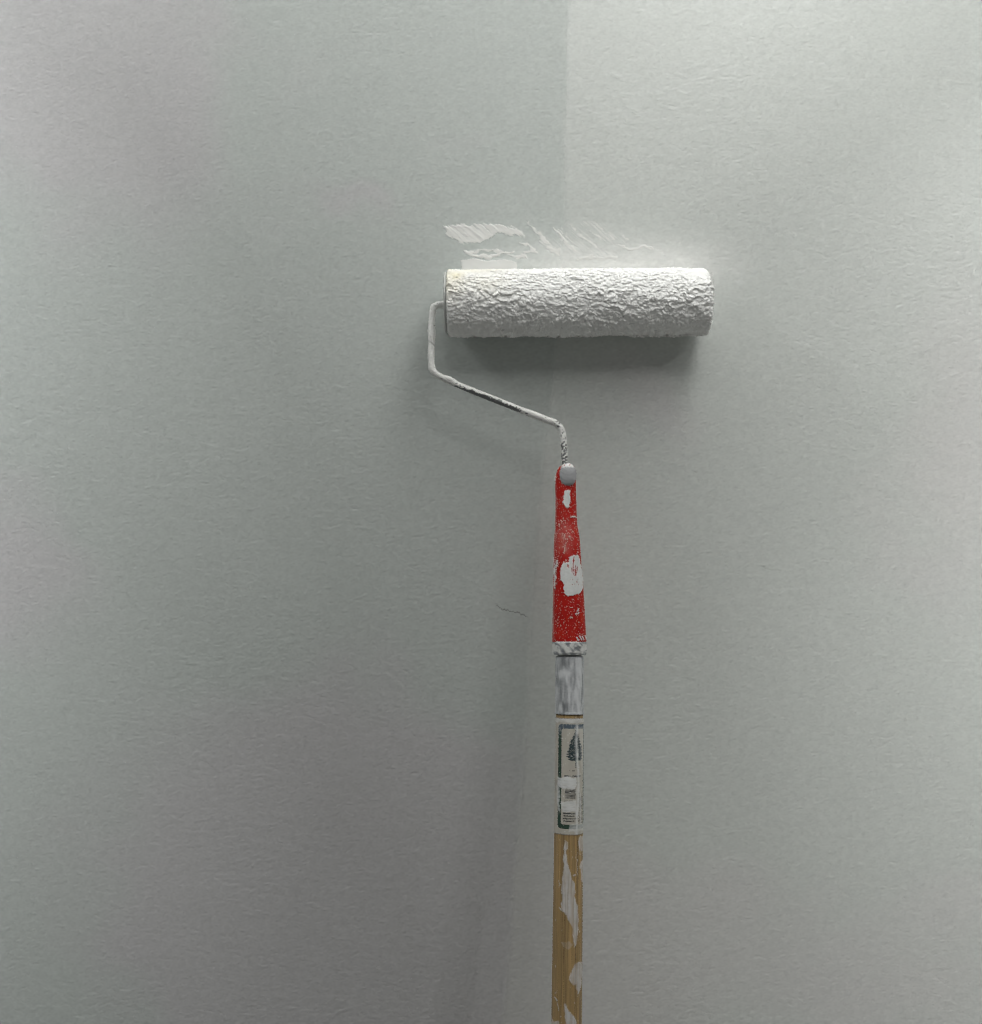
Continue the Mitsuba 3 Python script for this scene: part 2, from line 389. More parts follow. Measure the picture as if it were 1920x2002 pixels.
# overhang: the ledges sag a little along the surface
PHo = PH + (amp * (0.75e-3 * lump ** 1.5 + 0.3e-3 * ledge ** 2 * keep + 0.2e-3 * lump2)) / RAD * np.sign(np.sin(PH))
V = L0 + Uo[..., None] * axis + (R * np.cos(PHo))[..., None] * up + (R * np.sin(PHo))[..., None] * out
V = V.reshape(-1, 3)
yel = sstep(0.075, 0.0, U) * sstep(2.0, 0.9, PH) * (0.55 + 0.6 * n3(Q, 0.012, 33, 2))
yel = np.clip(yel, 0, 1) * (PH < math.pi)
col = np.array([0.92, 0.92, 0.90]) * (1 - yel[..., None]) + np.array([0.88, 0.83, 0.66]) * yel[..., None]
pit = sstep(0.62, 0.80, n3(Q, (0.0032, 0.0016, 0.0016), 34)) * sstep(0.5, 0.2, lump)
col = col * (1 - 0.35 * pit[..., None])
V, F = close_tube(V, grid_faces(nu, nv, True), nu, nv)
put('paint_roller__sleeve', V, F, 'nap', color=pad(col.reshape(-1, 3), len(V)))
labels['paint_roller__sleeve'] = {'label': 'sleeve crusted with white paint'}

# small dried flakes and fibres that stick out of the nap
rng = np.random.default_rng(5)
fv, ff = [], []
for k in range(720):
    right = k < 200
    uu = LEN - abs(rng.normal(0, 0.0025)) if right else rng.uniform(0.004, LEN - 0.002)
    pp = rng.uniform(0.5, 2.9) if right else rng.choice([rng.uniform(1.0, 2.9), rng.normal(2.75, 0.25), rng.normal(0.15, 0.2)], p=[0.5, 0.35, 0.15])
    base = L0 + uu * axis + (RAD + 0.0002 - (0.0015 if right else 0)) * (math.cos(pp) * up + math.sin(pp) * out)
    nor = math.cos(pp) * up + math.sin(pp) * out + (axis * rng.uniform(0.5, 2.0) if right else axis * rng.normal(0, 0.4))
    nor = nor / np.linalg.norm(nor)
    tan = np.cross(nor, axis + 0.8 * rng.normal(size=3))
    tan /= np.linalg.norm(tan)
    bi = np.cross(nor, tan)
    ln, wd = rng.uniform(0.0007, 0.0017) + (0.0005 if right else 0.0008), rng.uniform(0.0003, 0.0007)
    tip = base + nor * ln + tan * rng.normal(0, 0.0006) - np.array([0, 0, 0.0003])
    o = len(fv)
    fv += [base - tan * wd - nor * 0.0006, base + tan * wd - nor * 0.0006, base + bi * wd * 0.6 - nor * 0.0006, tip]
    ff += [(o, o + 1, o + 3), (o + 1, o + 2, o + 3), (o + 2, o, o + 3), (o, o + 2, o + 1)]
fv, ff = np.array(fv), np.array(ff)
scene['paint_roller__sleeve__nap_fibres'] = mikit.ply((fv, ff), 'nap', color=np.tile(WHITE * 0.98, (len(fv), 1)))
labels['paint_roller__sleeve__nap_fibres'] = {'kind': 'stuff', 'label': 'dried flakes and fibres sticking out of the sleeve'}

# --- plastic end cap on the left
prof = [(0.0, 0.0040), (0.0, -0.0026), (0.0235, -0.0026), (0.0262, -0.0020), (0.0262, -0.0008), (0.0248, -0.0008), (0.0248, 0.0040)]
cap = trimesh.creation.revolve(np.array(prof), sections=96)
m = np.eye(4)
m[:3, 0], m[:3, 1], m[:3, 2], m[:3, 3] = up, out, axis, L0
cap.apply_transform(m)
scene['paint_roller__end_cap'] = mikit.ply((cap.vertices, outward(cap.vertices, cap.faces)), 'cap_plastic', smooth=30)

# --- bent wire frame
wire = np.array([(905, 593), (869, 595), (849, 597), (844.5, 615), (844, 670), (842.5, 714), (849, 730), (868, 740), (912, 760), (985, 789), (1062, 818), (1092, 829), (1101, 846), (1103, 880), (1106, 935)], float)
for corner in range(3):
    q = [wire[0]]
    for a, b in zip(wire, wire[1:]):
        q += [0.75 * a + 0.25 * b, 0.25 * a + 0.75 * b]
    wire = np.array(q + [wire[-1]])
C = at(wire[:, 0], wire[:, 1], depth(wire[:, 1]))
s = np.concatenate([[0], np.cumsum(np.linalg.norm(np.diff(C, axis=0), axis=1))])
n, m_ = 760, 64
t = np.linspace(0, s[-1], n)
C = np.stack([np.interp(t, s, C[:, k]) for k in range(3)], 1)
rows = np.interp(t, s, wire[:, 1])
cols = np.interp(t, s, wire[:, 0])
tang = np.gradient(C, axis=0)
tang /= np.linalg.norm(tang, axis=1, keepdims=True)
plane_n = np.array([0, -1.0, TILT])
plane_n /= np.linalg.norm(plane_n)
e2 = plane_n - (tang @ plane_n)[:, None] * tang
e2 /= np.linalg.norm(e2, axis=1, keepdims=True)
e1 = np.cross(e2, tang)                                            # in the plane of the frame, across the wire
a = np.linspace(0, 2 * math.pi, m_, endpoint=False)
dirs = np.cos(a)[None, :, None] * e1[:, None] + np.sin(a)[None, :, None] * e2[:, None]
P = C[:, None] + 0.0025 * dirs
upness = dirs[..., 2]
TT = np.broadcast_to(t[:, None], P.shape[:2])
rw = np.broadcast_to(rows[:, None], P.shape[:2])
cl = np.broadcast_to(cols[:, None], P.shape[:2])
nz = n3(P, 0.0045, 41, 2)
nf = n3(P, 0.0013, 42)
cover = np.where((cl < 868), 0.95, 0.0)                                # everything before the lower bend is coated
diag = (rw > 735) & (rw < 830) & (cl > 860)
k = (cl - 868) / 190.0
bare = np.where(diag, sstep(0.05, 0.28, k) * sstep(0.98, 0.62, k), 0)
cover = np.where(diag, 0.95 - bare * (0.62 - 0.62 * upness) + 0.25 * upness, cover)
cover = np.where((rw >= 826) & (cl > 1085), 0.60 - 0.16 * sstep(855, 870, rw), cover)
mask = sstep(-0.06, 0.10, cover - 0.42 + (0.40 - 0.15 * (rw > 826)) * nz + (0.50 - 0.2 * (rw > 826)) * nf)
lump = np.where(cl < 912, 1.0, np.where(diag, 0.55, 0.06))
thick = mask * (0.36e-3 + lump * (0.50e-3 * n3(P, 0.010, 43) + 0.38e-3 * nz + 0.18e-3 * nf))
drip = np.exp(-np.square((rw - 655) / 16.0)) * (cl < 850) * 0.55e-3 * (0.5 + 0.5 * np.sin(a))[None]
blob = np.exp(-np.square((cl - 879) / 8.0)) * diag * np.clip(upness, 0, 1) * 1.3e-3
Rw = 0.0025 + np.maximum(thick, 0) + drip + blob
groove = np.exp(-np.square((rw - 672 - 5 * np.cos(a)[None]) / 2.0)) * (cl < 850)
Rw = Rw - 0.25e-3 * groove
V = (C[:, None] + Rw[..., None] * dirs).reshape(-1, 3)
colr = np.tile(WHITE, (n * m_, 1)) * (1 - 0.35 * groove.reshape(-1, 1)) * (0.93 + 0.07 * nf.reshape(-1, 1))
V, F = close_tube(V, grid_faces(n, m_, True), n, m_)
put('paint_roller__wire_frame', V, F, 'rod_steel', uv=pad(np.stack([mask.reshape(-1), 0 * mask.reshape(-1)], 1), len(V)), color=pad(colr, len(V)))
labels['paint_roller__wire_frame'] = {'label': 'bent steel frame rod half coated in white paint'}


# --- round shafts whose outline is read off the photograph: columns of the left and right edge for some rows
def shaft(outline, n, m, flat=1.0):
    o = np.array(outline, float)
    rows = np.linspace(o[0, 0], o[-1, 0], n)
    l, r = np.interp(rows, o[:, 0], o[:, 1]), np.interp(rows, o[:, 0], o[:, 2])
    y = depth(rows)
    C = at((l + r) / 2, rows, y)
    Rr = (r - l) / 2 * (y + DIST) / F_PX
    ax = C[-1] - C[0]
    ax /= np.linalg.norm(ax)
    e2 = np.array([0, -1.0, 0]) - (-ax[1]) * ax
    e2 /= np.linalg.norm(e2)
    e1 = np.cross(e2, ax)
    e1 *= np.sign(e1[0])
    a = np.linspace(0, 2 * math.pi, m, endpoint=False) - math.pi / 2      # angle 0 faces the room, positive to the right
    a = a[None] + 0 * rows[:, None]
    R2 = Rr[:, None] + 0 * a
    D = np.sin(a)[..., None] * e1 + flat * np.cos(a)[..., None] * e2
    return dict(rows=rows[:, None] + 0 * a, a=a, R=R2, C=C, D=D, s=np.sin(a), front=np.cos(a) > 0, P=C[:, None] + R2[..., None] * D, n=n, m=m,
                px=((l + r) / 2)[:, None] + (r - l)[:, None] / 2 * np.sin(a))


def shaft_mesh(S, dR):
    V = (S['C'][:, None] + (S['R'] + dR)[..., None] * S['D']).reshape(-1, 3)
    return close_tube(V, grid_faces(S['n'], S['m'], True), S['n'], S['m'])


def smooth_outline(o, it=2):
    o = np.array(o, float)
    for _ in range(it):
        q = [o[0]]
        for a, b in zip(o, o[1:]):
            q += [0.75 * a + 0.25 * b, 0.25 * a + 0.75 * b]
        o = np.array(q + [o[-1]])
    return o


# handle; px of a crop at column 1020, row 890, enlarged 4.9 times
def z3(x, y):
    return 1020 + x / 4.9, 890 + y / 4.9


hand = [(911, 1097, 1118), (914, 1092, 1122), (920, 1089, 1125), (930, 1086, 1126), (950, 1085.3, 1126), (980, 1086.2, 1126.6), (1010, 1085.6, 1128), (1028, 1085.4, 1128.8), (1042, 1084.6, 1131.8),
        (1056, 1083.2, 1133.8), (1100, 1082, 1136.4), (1130, 1081.5, 1139), (1170, 1081, 1142), (1210, 1080.6, 1144), (1240, 1080, 1146), (1252, 1079.3, 1146.5), (1255, 1079.5, 1146.3)]
S = shaft(smooth_outline(hand, 1), 460, 260, 0.92)
HX, HY = (S['px'] - 1020) * 4.9, (S['rows'] - 890) * 4.9
P = S['P']
HXw = HX + 9 * n3(P, 0.0022, 51, 2) * 1.6
HYw = HY + 9 * n3(P, 0.0022, 52, 2) * 1.6
big = [(385, 1040), (400, 1035), (440, 1030), (455, 990), (480, 968), (530, 965), (552, 1000), (560, 1060), (575, 1120), (583, 1190), (578, 1280), (555, 1325), (500, 1345), (430, 1358), (400, 1335), (392, 1290), (398, 1250), (375, 1225), (362, 1160), (372, 1090)]
m_big = inside(big, HXw, HYw)
hole = np.full(HX.shape, 1e9)
for p0, p1, wd in (((490, 985), (482, 1060), 5), ((482, 1040), (484, 1150), 4), ((505, 1070), (510, 1165), 4.5), ((468, 1080), (470, 1140), 2.5), ((525, 1080), (525, 1130), 3), ((432, 1060), (440, 1085), 7), ((498, 1095), (500, 1160), 3)):
    d, tt = segment(p0, p1, HX + 4 * n3(P, .002, 53), HY)
    hole = np.minimum(hole, d - wd * (0.5 + 0.5 * np.sin(math.pi * np.clip(tt, .05, .95))))
dots = sstep(0.35, 0.6, n3(P, (0.0008, 0.0008, 0.0022), 54)) * ((HX > 450) & (HX < 540) & (HY > 1195) & (HY < 1250))
m_big = np.minimum(m_big, hole * 1.0)
m_big = np.where(dots > 0.5, -4, m_big)
drip_ = [(415, 350), (440, 342), (455, 360), (452, 400), (465, 430), (455, 470), (450, 510), (425, 518), (400, 500), (390, 465), (398, 420), (405, 375)]
m_drip = inside(drip_, HXw, HYw)
smalls = np.full(HX.shape, -1e9)
for p0, p1, wd in (((465, 605), (500, 595), 6), ((500, 595), (525, 602), 5), ((515, 1745), (530, 1775), 7), ((545, 1735), (560, 1770), 7), ((572, 1740), (585, 1765), 6), ((600, 1730), (612, 1760), 7), ((520, 1500), (535, 1480), 6),
                   ((505, 1525), (520, 1520), 4), ((528, 1525), (540, 1512), 5), ((430, 100), (460, 95), 6), ((316, 190), (318, 270), 9)):
    d, tt = segment(p0, p1, HX + 4 * n3(P, .002, 55), HY + 3 * n3(P, .002, 56))
    smalls = np.maximum(smalls, wd - d)
left_stain = np.minimum(inside([(300, 960), (335, 960), (345, 1010), (330, 1080), (325, 1180), (318, 1290), (300, 1250)], HXw, HYw) / 6, 0.15 + n3(P, (0.002, 0.002, 0.006), 57, 2) * 2.2) * 4
mk = np.where(S['front'], np.maximum.reduce([m_big, m_drip, smalls, left_stain]), -20)
mk = np.where(~S['front'], 9 * (n3(P, 0.006, 58, 2) - 0.45), mk)
paint = sstep(-2.5, 3.0, mk + 3.5 * n3(P, 0.0009, 59))
# fine spatter: round dots of very different size, denser on the front, and a dragged brushing on the left
sp = n3(P, (0.00075, 0.00075, 0.0011), 61)
dens = 0.10 * n3(P, 0.012, 62, 2) + 0.12 * np.exp(-np.square((HY - 640) / 170.0)) + 0.06 * np.exp(-np.square((HX - 440) / 90.0))
spat = sstep(0.54, 0.70, sp + dens)
sp2 = n3(P, (0.0016, 0.0016, 0.0022), 63)
spat = np.maximum(spat, 0.9 * sstep(0.74, 0.82, sp2 + dens * 0.6))
brush = n3(np.stack([HX + 0.12 * HY, HY * 0.045, 0 * HX], -1) / 9.0, 1, 64)
br = sstep(0.15, 0.6, brush) * np.clip(inside([(318, 730), (400, 750), (460, 800), (450, 930), (380, 960), (310, 930)], HXw, HYw) / 25, 0, 1) * 0.7 * S['front']
haze_ = 0.22 * np.exp(-np.square((HX - 400) / 80.0) - np.square((HY - 800) / 150.0)) * (0.6 + 0.6 * n3(P, .004, 65, 2))
pale_edges = 0.35 * sstep(0.90, 0.99, np.abs(S['s'])) * (0.5 + 0.6 * n3(P, (0.004, 0.004, 0.02), 66))  # paler, uneven band along both side edges
red = np.array([0.43, 0.010, 0.006]) * (1 + 0.22 * n3(P, 0.02, 67, 2)[..., None])
orange = np.clip(n3(P, (0.004, 0.004, 0.012), 68, 2), 0, 1)[..., None]
red = red * (1 - 0.5 * orange) + np.array([0.56, 0.035, 0.006]) * 0.5 * orange
over = np.clip(np.maximum.reduce([spat * 0.75, br, haze_, pale_edges]), 0, 0.9)[..., None]
base = red * (1 - over) + np.array([0.72, 0.66, 0.58]) * over
pcol = np.array([0.70, 0.71, 0.70]) * (1 + 0.07 * n3(P, 0.0012, 69)[..., None])
col = base * (1 - paint[..., None]) + pcol * paint[..., None]
dR = paint * (0.42e-3 + 0.14e-3 * n3(P, 0.0018, 70, 2)) + 0.10e-3 * spat + 0.06e-3 * n3(P, 0.004, 71)
dR = dR + 0.5e-3 * np.exp(-np.square((HX - 318) / 10.0) - np.square((HY - 230) / 45.0)) * S['front']
V, F = shaft_mesh(S, dR)
put('paint_roller__handle', V, F, 'plastic', color=pad(np.clip(col, 0, 1).reshape(-1, 3), len(V)))
labels['paint_roller__handle'] = {'label': 'tapered red plastic handle speckled and splashed with white paint'}

# the grey painted boss at the top of the handle
bc = at(1109.3, 928.5, depth(928.5))
ball = trimesh.creation.icosphere(subdivisions=6)
v = np.array(ball.vertices)
sgn = np.sign(v) * np.abs(v) ** 0.9
nb = n3(v * 0.01, 0.0022, 81, 2)
kpx = (depth(928.5) + DIST) / F_PX
bossV = np.stack([sgn[:, 0] * 16.3 * kpx, sgn[:, 1] * 0.0042, sgn[:, 2] * 22.0 * kpx], 1) * (1 + 0.035 * nb)[:, None]
swirl = n3(np.stack([v[:, 0] * 2 + v[:, 2] * 1.2 + 0.6 * nb, v[:, 2] * 9 - 3 * v[:, 0] ** 2, 0 * v[:, 0]], 1) * 0.01, 0.011, 82, 2)
topw = sstep(0.52, 0.75, v[:, 2] + 0.12 * nb)
bcol = (np.array([0.37, 0.375, 0.385]) * (1 + 0.22 * swirl)[:, None]) * (1 - topw[:, None]) + np.array([0.76, 0.75, 0.74]) * topw[:, None]
redspot = sstep(0.45, 0.6, n3(v * 0.01, (0.0012, 0.01, 0.003), 83)) * sstep(0.6, 0.75, v[:, 2]) * sstep(0.95, 0.8, v[:, 2])
bcol = bcol * (1 - redspot[:, None]) + np.array([0.42, 0.05, 0.04]) * redspot[:, None]
tl = np.array([[1, 0, 0], [0, 1, 0], [0, TILT, 1.0]])
rad_h = 20.2 * kpx * 0.92
put('paint_roller__handle__boss', bossV @ tl + bc + np.array([0, -rad_h + 0.0012, 0]), np.array(ball.faces), 'print', color=np.clip(bcol, 0, 1))
labels['paint_roller__handle__boss'] = {'label': 'round grey boss at the top of the handle'}

# collar under the handle
S = shaft([(1254.6, 1081, 1146), (1256.5, 1080.2, 1146.8), (1277, 1080.6, 1146.4), (1280, 1081.6, 1145.4)], 90, 300)
P = S['P']
CX, CY = S['s'], (S['rows'] - 1254) / 26.0
scr = n3(np.stack([CX * 3 + CY * 1.4, CY * 9 - CX * 8, 0 * CX], -1) * 0.01, 0.012, 91, 2)
bl = n3(P, (0.004, 0.004, 0.005), 92, 2)
mask = sstep(-0.25, 0.25, 0.10 + 0.9 * bl + 0.75 * scr)
mask = mask * (1 - 0.85 * sstep(-.1, .35, n3(P, 0.0016, 93, 2)) * np.exp(-np.square((CX - 0.15) / 0.35)))
dR = mask * 0.18e-3 - 0.10e-3 * (n3(P, 0.0012, 94) > 0.3)
V, F = shaft_mesh(S, dR)
cc = WHITE * 0.88 * (1 + 0.10 * n3(P, 0.002, 95)[..., None])
put('paint_roller__collar', V, F, 'zinc', uv=pad(np.stack([mask.reshape(-1), 0 * mask.reshape(-1)], 1), len(V)), color=pad(np.clip(cc, 0, 1).reshape(-1, 3), len(V)))
labels['paint_roller__collar'] = {'label': 'paint-smeared metal collar below the red handle'}

# neck in the gap, then the metal ferrule of the pole
S = shaft([(1278, 1090, 1137), (1288, 1090, 1137)], 4, 60)
V, F = shaft_mesh(S, 0 * S['a'])
put('paint_roller__neck', V, F, 'rod_steel', uv=np.zeros((len(V), 2)) + [0.25, 0], color=np.tile(WHITE * 0.6, (len(V), 1)))
S = shaft([(1282.8, 1089, 1138.5), (1283.6, 1086.8, 1140.4), (1285.5, 1086, 1141.2), (1330, 1085.8, 1141), (1390, 1086, 1141.2), (1393.5, 1085.4, 1141.8), (1395.5, 1085.6, 1141.6)], 230, 230)
P = S['P']
FX, FY = (S['px'] - 1020) * 4.78, (S['rows'] - 1230) * 4.78
bl = n3(P, (0.010, 0.01, 0.012), 101, 3)
wash = n3(P, (0.0016, 0.0016, 0.012), 102, 2)
cov = 0.45 + 0.55 * bl + 0.75 * wash + 0.5 * np.exp(-np.square((FX - 520) / 22.0)) - 0.55 * np.exp(-np.square((FX - 375) / 50.0) - np.square((FY - 320) / 55.0))
cov = cov - 0.6 * np.exp(-np.square((FX - 350) / 25.0) - np.square((FY - 480) / 35.0)) - 0.5 * np.exp(-np.square((FX - 385) / 22.0) - np.square((FY - 710) / 40.0)) + 0.5 * np.exp(-np.square((FX - 380) / 60.) - np.square((FY - 410) / 22.0))
cov = cov - 0.7 * np.exp(-np.square((FX - 560 - 5 * np.sin(FY / 60)) / 6.0)) * sstep(380, 440, FY)
mask = np.clip(sstep(-0.3, 1.05, cov + 0.22 * n3(P, 0.0012, 103, 2)), 0, 1)
mask = np.where(np.cos(S['a']) > 0, mask, 0.5)
dR = mask * 0.14e-3 + 0.22e-3 * np.exp(-np.square((FX - 522) / 8.0)) * S['front'] * sstep(430, 520, FY) + 0.05e-3 * n3(P, 0.0018, 104)
V, F = shaft_mesh(S, dR)
cc = np.array([0.70, 0.715, 0.73]) * (1 + 0.10 * n3(P, (0.003, 0.003, 0.008), 105, 2)[..., None])
put('paint_roller__ferrule', V, F, 'zinc', uv=pad(np.stack([mask.reshape(-1), 0 * mask.reshape(-1)], 1), len(V)), color=pad(np.clip(cc, 0, 1).reshape(-1, 3), len(V)))
labels['paint_roller__ferrule'] = {'label': 'metal ferrule of the pole washed with white paint'}

# --- wooden pole
pole_out = [(1390, 1087.6, 1139.4), (1405, 1087.2, 1140.0), (1627, 1083.6, 1139.6), (1700, 1082.6, 1139.4), (1800, 1081, 1139), (1900, 1079.4, 1138.0), (2002, 1078.0, 1137.4), (2060, 1077.2, 1137.2)]
S = shaft(pole_out, 760, 240)
P = S['P']
PX, PY = (S['px'] - 1020) * 4.875, (S['rows'] - 1600) * 4.875
arcv = S['a'] * S['R']
zz = -P[..., 2]
G = np.stack([arcv / 0.0011 + 0.9 * n3(P, (.01, .01, .03), 110), zz / 0.06, 0 * zz], -1)
grain = n3(G, 1, 111, 2)
grain2 = n3(np.stack([arcv / 0.0004, zz / 0.03, 0 * zz], -1), 1, 112)
broad = n3(np.stack([arcv / 0.005, zz / 0.12, 0 * zz], -1), 1, 113, 2)
wood = np.array([0.345, 0.225, 0.092]) * (1 + 0.55 * grain + 0.28 * grain2 + 0.30 * broad)[..., None]
wood = wood * np.array([1, 1, 1]) + 0.02
crk = 0 * PX
for x0c, x1c, y0c, y1c, wd, dk in ((395, 388, 850, 1750, 2.2, .75), (520, 512, 150, 1100, 2.6, .6), (505, 498, 1150, 2000, 2.6, .7), (345, 335, 170, 2000, 1.6, .35), (470, 470, 1180, 1800, 1.4, .4), (545, 535, 1650, 2100, 2.2, .6), (370, 372, 880, 1500, 1.2, .35)):
    cx = x0c + (x1c - x0c) * (PY - y0c) / (y1c - y0c) + 4 * n3(np.stack([0 * zz, 0 * zz, zz], -1), 0.012, int(x0c)) 
    crk = np.maximum(crk, dk * np.exp(-np.square((PX - cx) / wd)) * sstep(y0c - 30, y0c + 60, PY) * sstep(y1c + 30, y1c - 60, PY) * (0.75 + 0.4 * n3(np.stack([0 * zz, 0 * zz, zz], -1), 0.006, 115)))
crk = np.clip(crk * S['front'], 0, 0.9)
wood = wood * (1 - crk[..., None])
wX = PX + 11 * n3(P, (0.003, 0.003, 0.006), 116, 2) + 7 * n3(P, (0.0011, 0.0011, 0.0022), 127, 2)
wY = PY + 26 * n3(P, (0.003, 0.003, 0.006), 117, 2) + 18 * n3(P, (0.0012, 0.0012, 0.0016), 128, 2)
smear1 = [(395, 185), (420, 190), (425, 230), (412, 290), (420, 380), (440, 450), (462, 520), (490, 600), (495, 700), (520, 800), (530, 900), (525, 1000), (520, 1140), (495, 1190), (480, 1120), (470, 1020), (435, 940), (375, 860), (372, 780), (378, 660), (385, 520), (392, 400)]
smear2 = [(500, 1350), (545, 1330), (575, 1380), (572, 1500), (555, 1600), (530, 1640), (505, 1560), (450, 1510), (442, 1460), (470, 1390)]
smear3 = [(395, 1715), (420, 1770), (450, 1790), (485, 1830), (512, 1900), (520, 2080), (440, 2080), (415, 1960), (400, 1840)]
smear4 = [(565, 400), (600, 380), (600, 590), (560, 560), (555, 500)]
smear5 = [(285, 1900), (345, 1905), (350, 2080), (285, 2080)]
smear6 = [(530, 150), (600, 150), (600, 260), (560, 300), (535, 250)]
smear7 = [(375, 1150), (430, 1130), (480, 1160), (430, 1210), (390, 1195)]
mm = np.full(PX.shape, -1e9)
dens = np.zeros(PX.shape)
crust = np.zeros(PX.shape)
for poly, dk in ((smear1, 0.85), (smear2, 0.85), (smear3, 1.0), (smear4, 1.0), (smear5, 0.75), (smear6, .8), (smear7, .3)):
    q = inside(poly, wX, wY)
    dens = np.maximum(dens, dk * sstep(-5, 9, q))
    crust = np.maximum(crust, dk * np.exp(-np.square((q - 1) / 4.5)) * sstep(-.2, .5, n3(P, (0.003, 0.003, 0.005), 129)))
    mm = np.maximum(mm, q)
for p0, p1, wd in (((345, 570), (352, 600), 7), ((352, 600), (368, 604), 5), ((348, 630), (356, 608), 5), ((352, 815), (370, 850), 6), ((485, 510), (500, 505), 11), ((318, 1380), (320, 1395), 5), ((310, 1680), (330, 1700), 8), ((315, 1640), (328, 1610), 4), ((400, 190), (435, 205), 4),
                   ((505, 320), (508, 350), 4), ((560, 390), (548, 450), 8), ((515, 360), (520, 520), 4), ((525, 890), (530, 940), 6), ((518, 960), (516, 1120), 3.5), ((585, 740), (583, 790), 6), ((545, 1040), (545, 1060), 5), ((335, 1720), (345, 1790), 4), ((400, 225), (410, 300), 5), ((475, 330), (465, 360), 3), ((540, 240), (548, 320), 6)):
    d, tt = segment(p0, p1, PX + 5 * n3(P, .0022, 118), PY + 8 * n3(P, .003, 119))
    q = wd * (0.7 + 0.4 * n3(P, .002, 120)) - d
    dens = np.maximum(dens, 0.95 * sstep(-1, 2.5, q))
spk = sstep(0.80, 0.88, n3(P, (0.0012, 0.0012, 0.002), 121) + 0.05 * n3(P, 0.02, 122))
dens = np.where(S['front'], dens, 0.7 * sstep(0.15, 0.3, n3(P, (0.008, 0.008, 0.03), 123, 2)))
dens = np.maximum(dens, 0.7 * spk)
drag = n3(np.stack([arcv / 0.0008, zz / 0.02, 0 * zz], -1), 1, 124, 2)
dens = np.clip(dens * (0.80 + 0.60 * drag + 0.35 * grain + 0.35 * n3(P, (0.004, 0.004, 0.009), 126, 2)), 0, 1)
wcol = np.array([0.66, 0.65, 0.64]) * (1 + 0.08 * n3(P, 0.003, 125, 2)[..., None])
crust = crust * S['front']
dens = np.maximum(dens, crust)
col = wood * (1 - dens[..., None]) + (wcol + 0.14 * crust[..., None]) * dens[..., None]
strip_dark = sstep(1399, 1396.5, S['rows'])[..., None]                           # darker rim under the ferrule
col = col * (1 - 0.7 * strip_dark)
dR = 0.16e-3 * dens + 0.35e-3 * crust + 0.03e-3 * grain - 0.30e-3 * crk
dR = dR - 0.25e-3 * ((S['rows'] > 1406) & (S['rows'] < 1624))
V, F = shaft_mesh(S, dR)
put('paint_roller__pole', V, F, 'wood', color=pad(np.clip(col, 0.005, 1).reshape(-1, 3), len(V)))
# the same pole goes on down, below the picture
S2 = shaft([(2060, 1077.2, 1137.2), (3600, 1060, 1136)], 60, 64)
V, F = shaft_mesh(S2, 0 * S2['a'])
scene['paint_roller__pole_end'] = mikit.ply((V, outward(V, F)), 'wood', smooth=True, color=np.tile([0.42, 0.26, 0.09], (len(V), 1)))
labels['paint_roller__pole'] = {'label': 'wooden pole with white paint smears and dark cracks'}

# --- paper label round the pole; px of a crop at column 1020, row 1230, enlarged 4.78 times
S = shaft([(1402.5, 1086.3, 1140.9), (1627.5, 1083.0, 1140.2)], 440, 280)
P = S['P']
LX, LY = (S['px'] - 1020) * 4.78, (S['rows'] - 1230) * 4.78
cen = (LX * 0 + ((S['px'] - 1020) * 4.78 - S['s'] * 0))
ang_ = S['a']                                                                       # 0 towards the room, + to the right
AX = (ang_ - 0.27) * S['R'] * 1000                                                   # mm from the label's middle line, to the right
AY = (S['rows'] - 1403) / (1627 - 1403) * 95.0                                          # mm down from its top edge
paper = np.array([0.55, 0.52, 0.455]) * (1 + 0.05 * n3(P, 0.006, 131, 2)[..., None] + 0.03 * n3(P, 0.001, 132)[..., None])


def rrect(x, y, cx, cy, hx, hy, r):
    qx, qy = np.abs(x - cx) - hx + r, np.abs(y - cy) - hy + r
    return r - np.hypot(np.maximum(qx, 0), np.maximum(qy, 0)) - np.minimum(np.maximum(qx, qy), 0)


ring = np.minimum(rrect(AX, AY, 0, 47.5, 14.2, 42.8, 3.5), -rrect(AX, AY, 0, 47.5, 10.7, 39.2, 2.0))
green = np.array([0.012, 0.050, 0.032])
blue = np.array([0.09, 0.13, 0.17])
ink = green + (blue - green) * sstep(16, 8, AY)[..., None]
wear = n3(P, (0.0022, 0.0022, 0.004), 133, 2)
ringm = sstep(-0.15, 0.15, ring) * (0.96 - 0.4 * sstep(0.1, 0.5, wear) * (0.3 + 0.7 * sstep(20, 8, AY)))
col = paper * (1 - ringm[..., None]) + ink * ringm[..., None]
# a fir tree: ragged cone of dark needles, thin trunk
tx, ty = AX - 1.5, AY - 11.0
wv = np.interp(ty, [-3, 0, 4, 8, 13, 18, 22, 24], [0.3, 1.0, 3.0, 4.8, 6.6, 7.8, 7.0, 4.0])
wv = wv * (0.92 + 0.10 * np.sin(ty * 2.6 + 0.9 * np.sign(tx)) * sstep(0, 3, ty)) + 1.7 * n3(P, (0.0010, 0.0010, 0.0008), 134, 2)
needles = n3(np.stack([tx * 0.9 + 0.3 * ty * np.sign(tx), ty * 1.1 - 0.5 * np.abs(tx), 0 * tx], -1), 0.9, 135, 2)
tree = sstep(-0.3, 0.3, wv - np.abs(tx)) * sstep(-3.0, -2.6, ty) * sstep(24.0, 23.0, ty) * np.clip(1.0 + 0.85 * needles, 0, 1)
trunk = sstep(0.45, 0.25, np.abs(tx)) * sstep(22, 23, ty) * sstep(30, 29, ty)
tm = np.clip(np.maximum(tree, trunk), 0, 0.97)[..., None]
col = col * (1 - tm) + np.array([0.020, 0.045, 0.055]) * tm
# lines of small print, too small to read


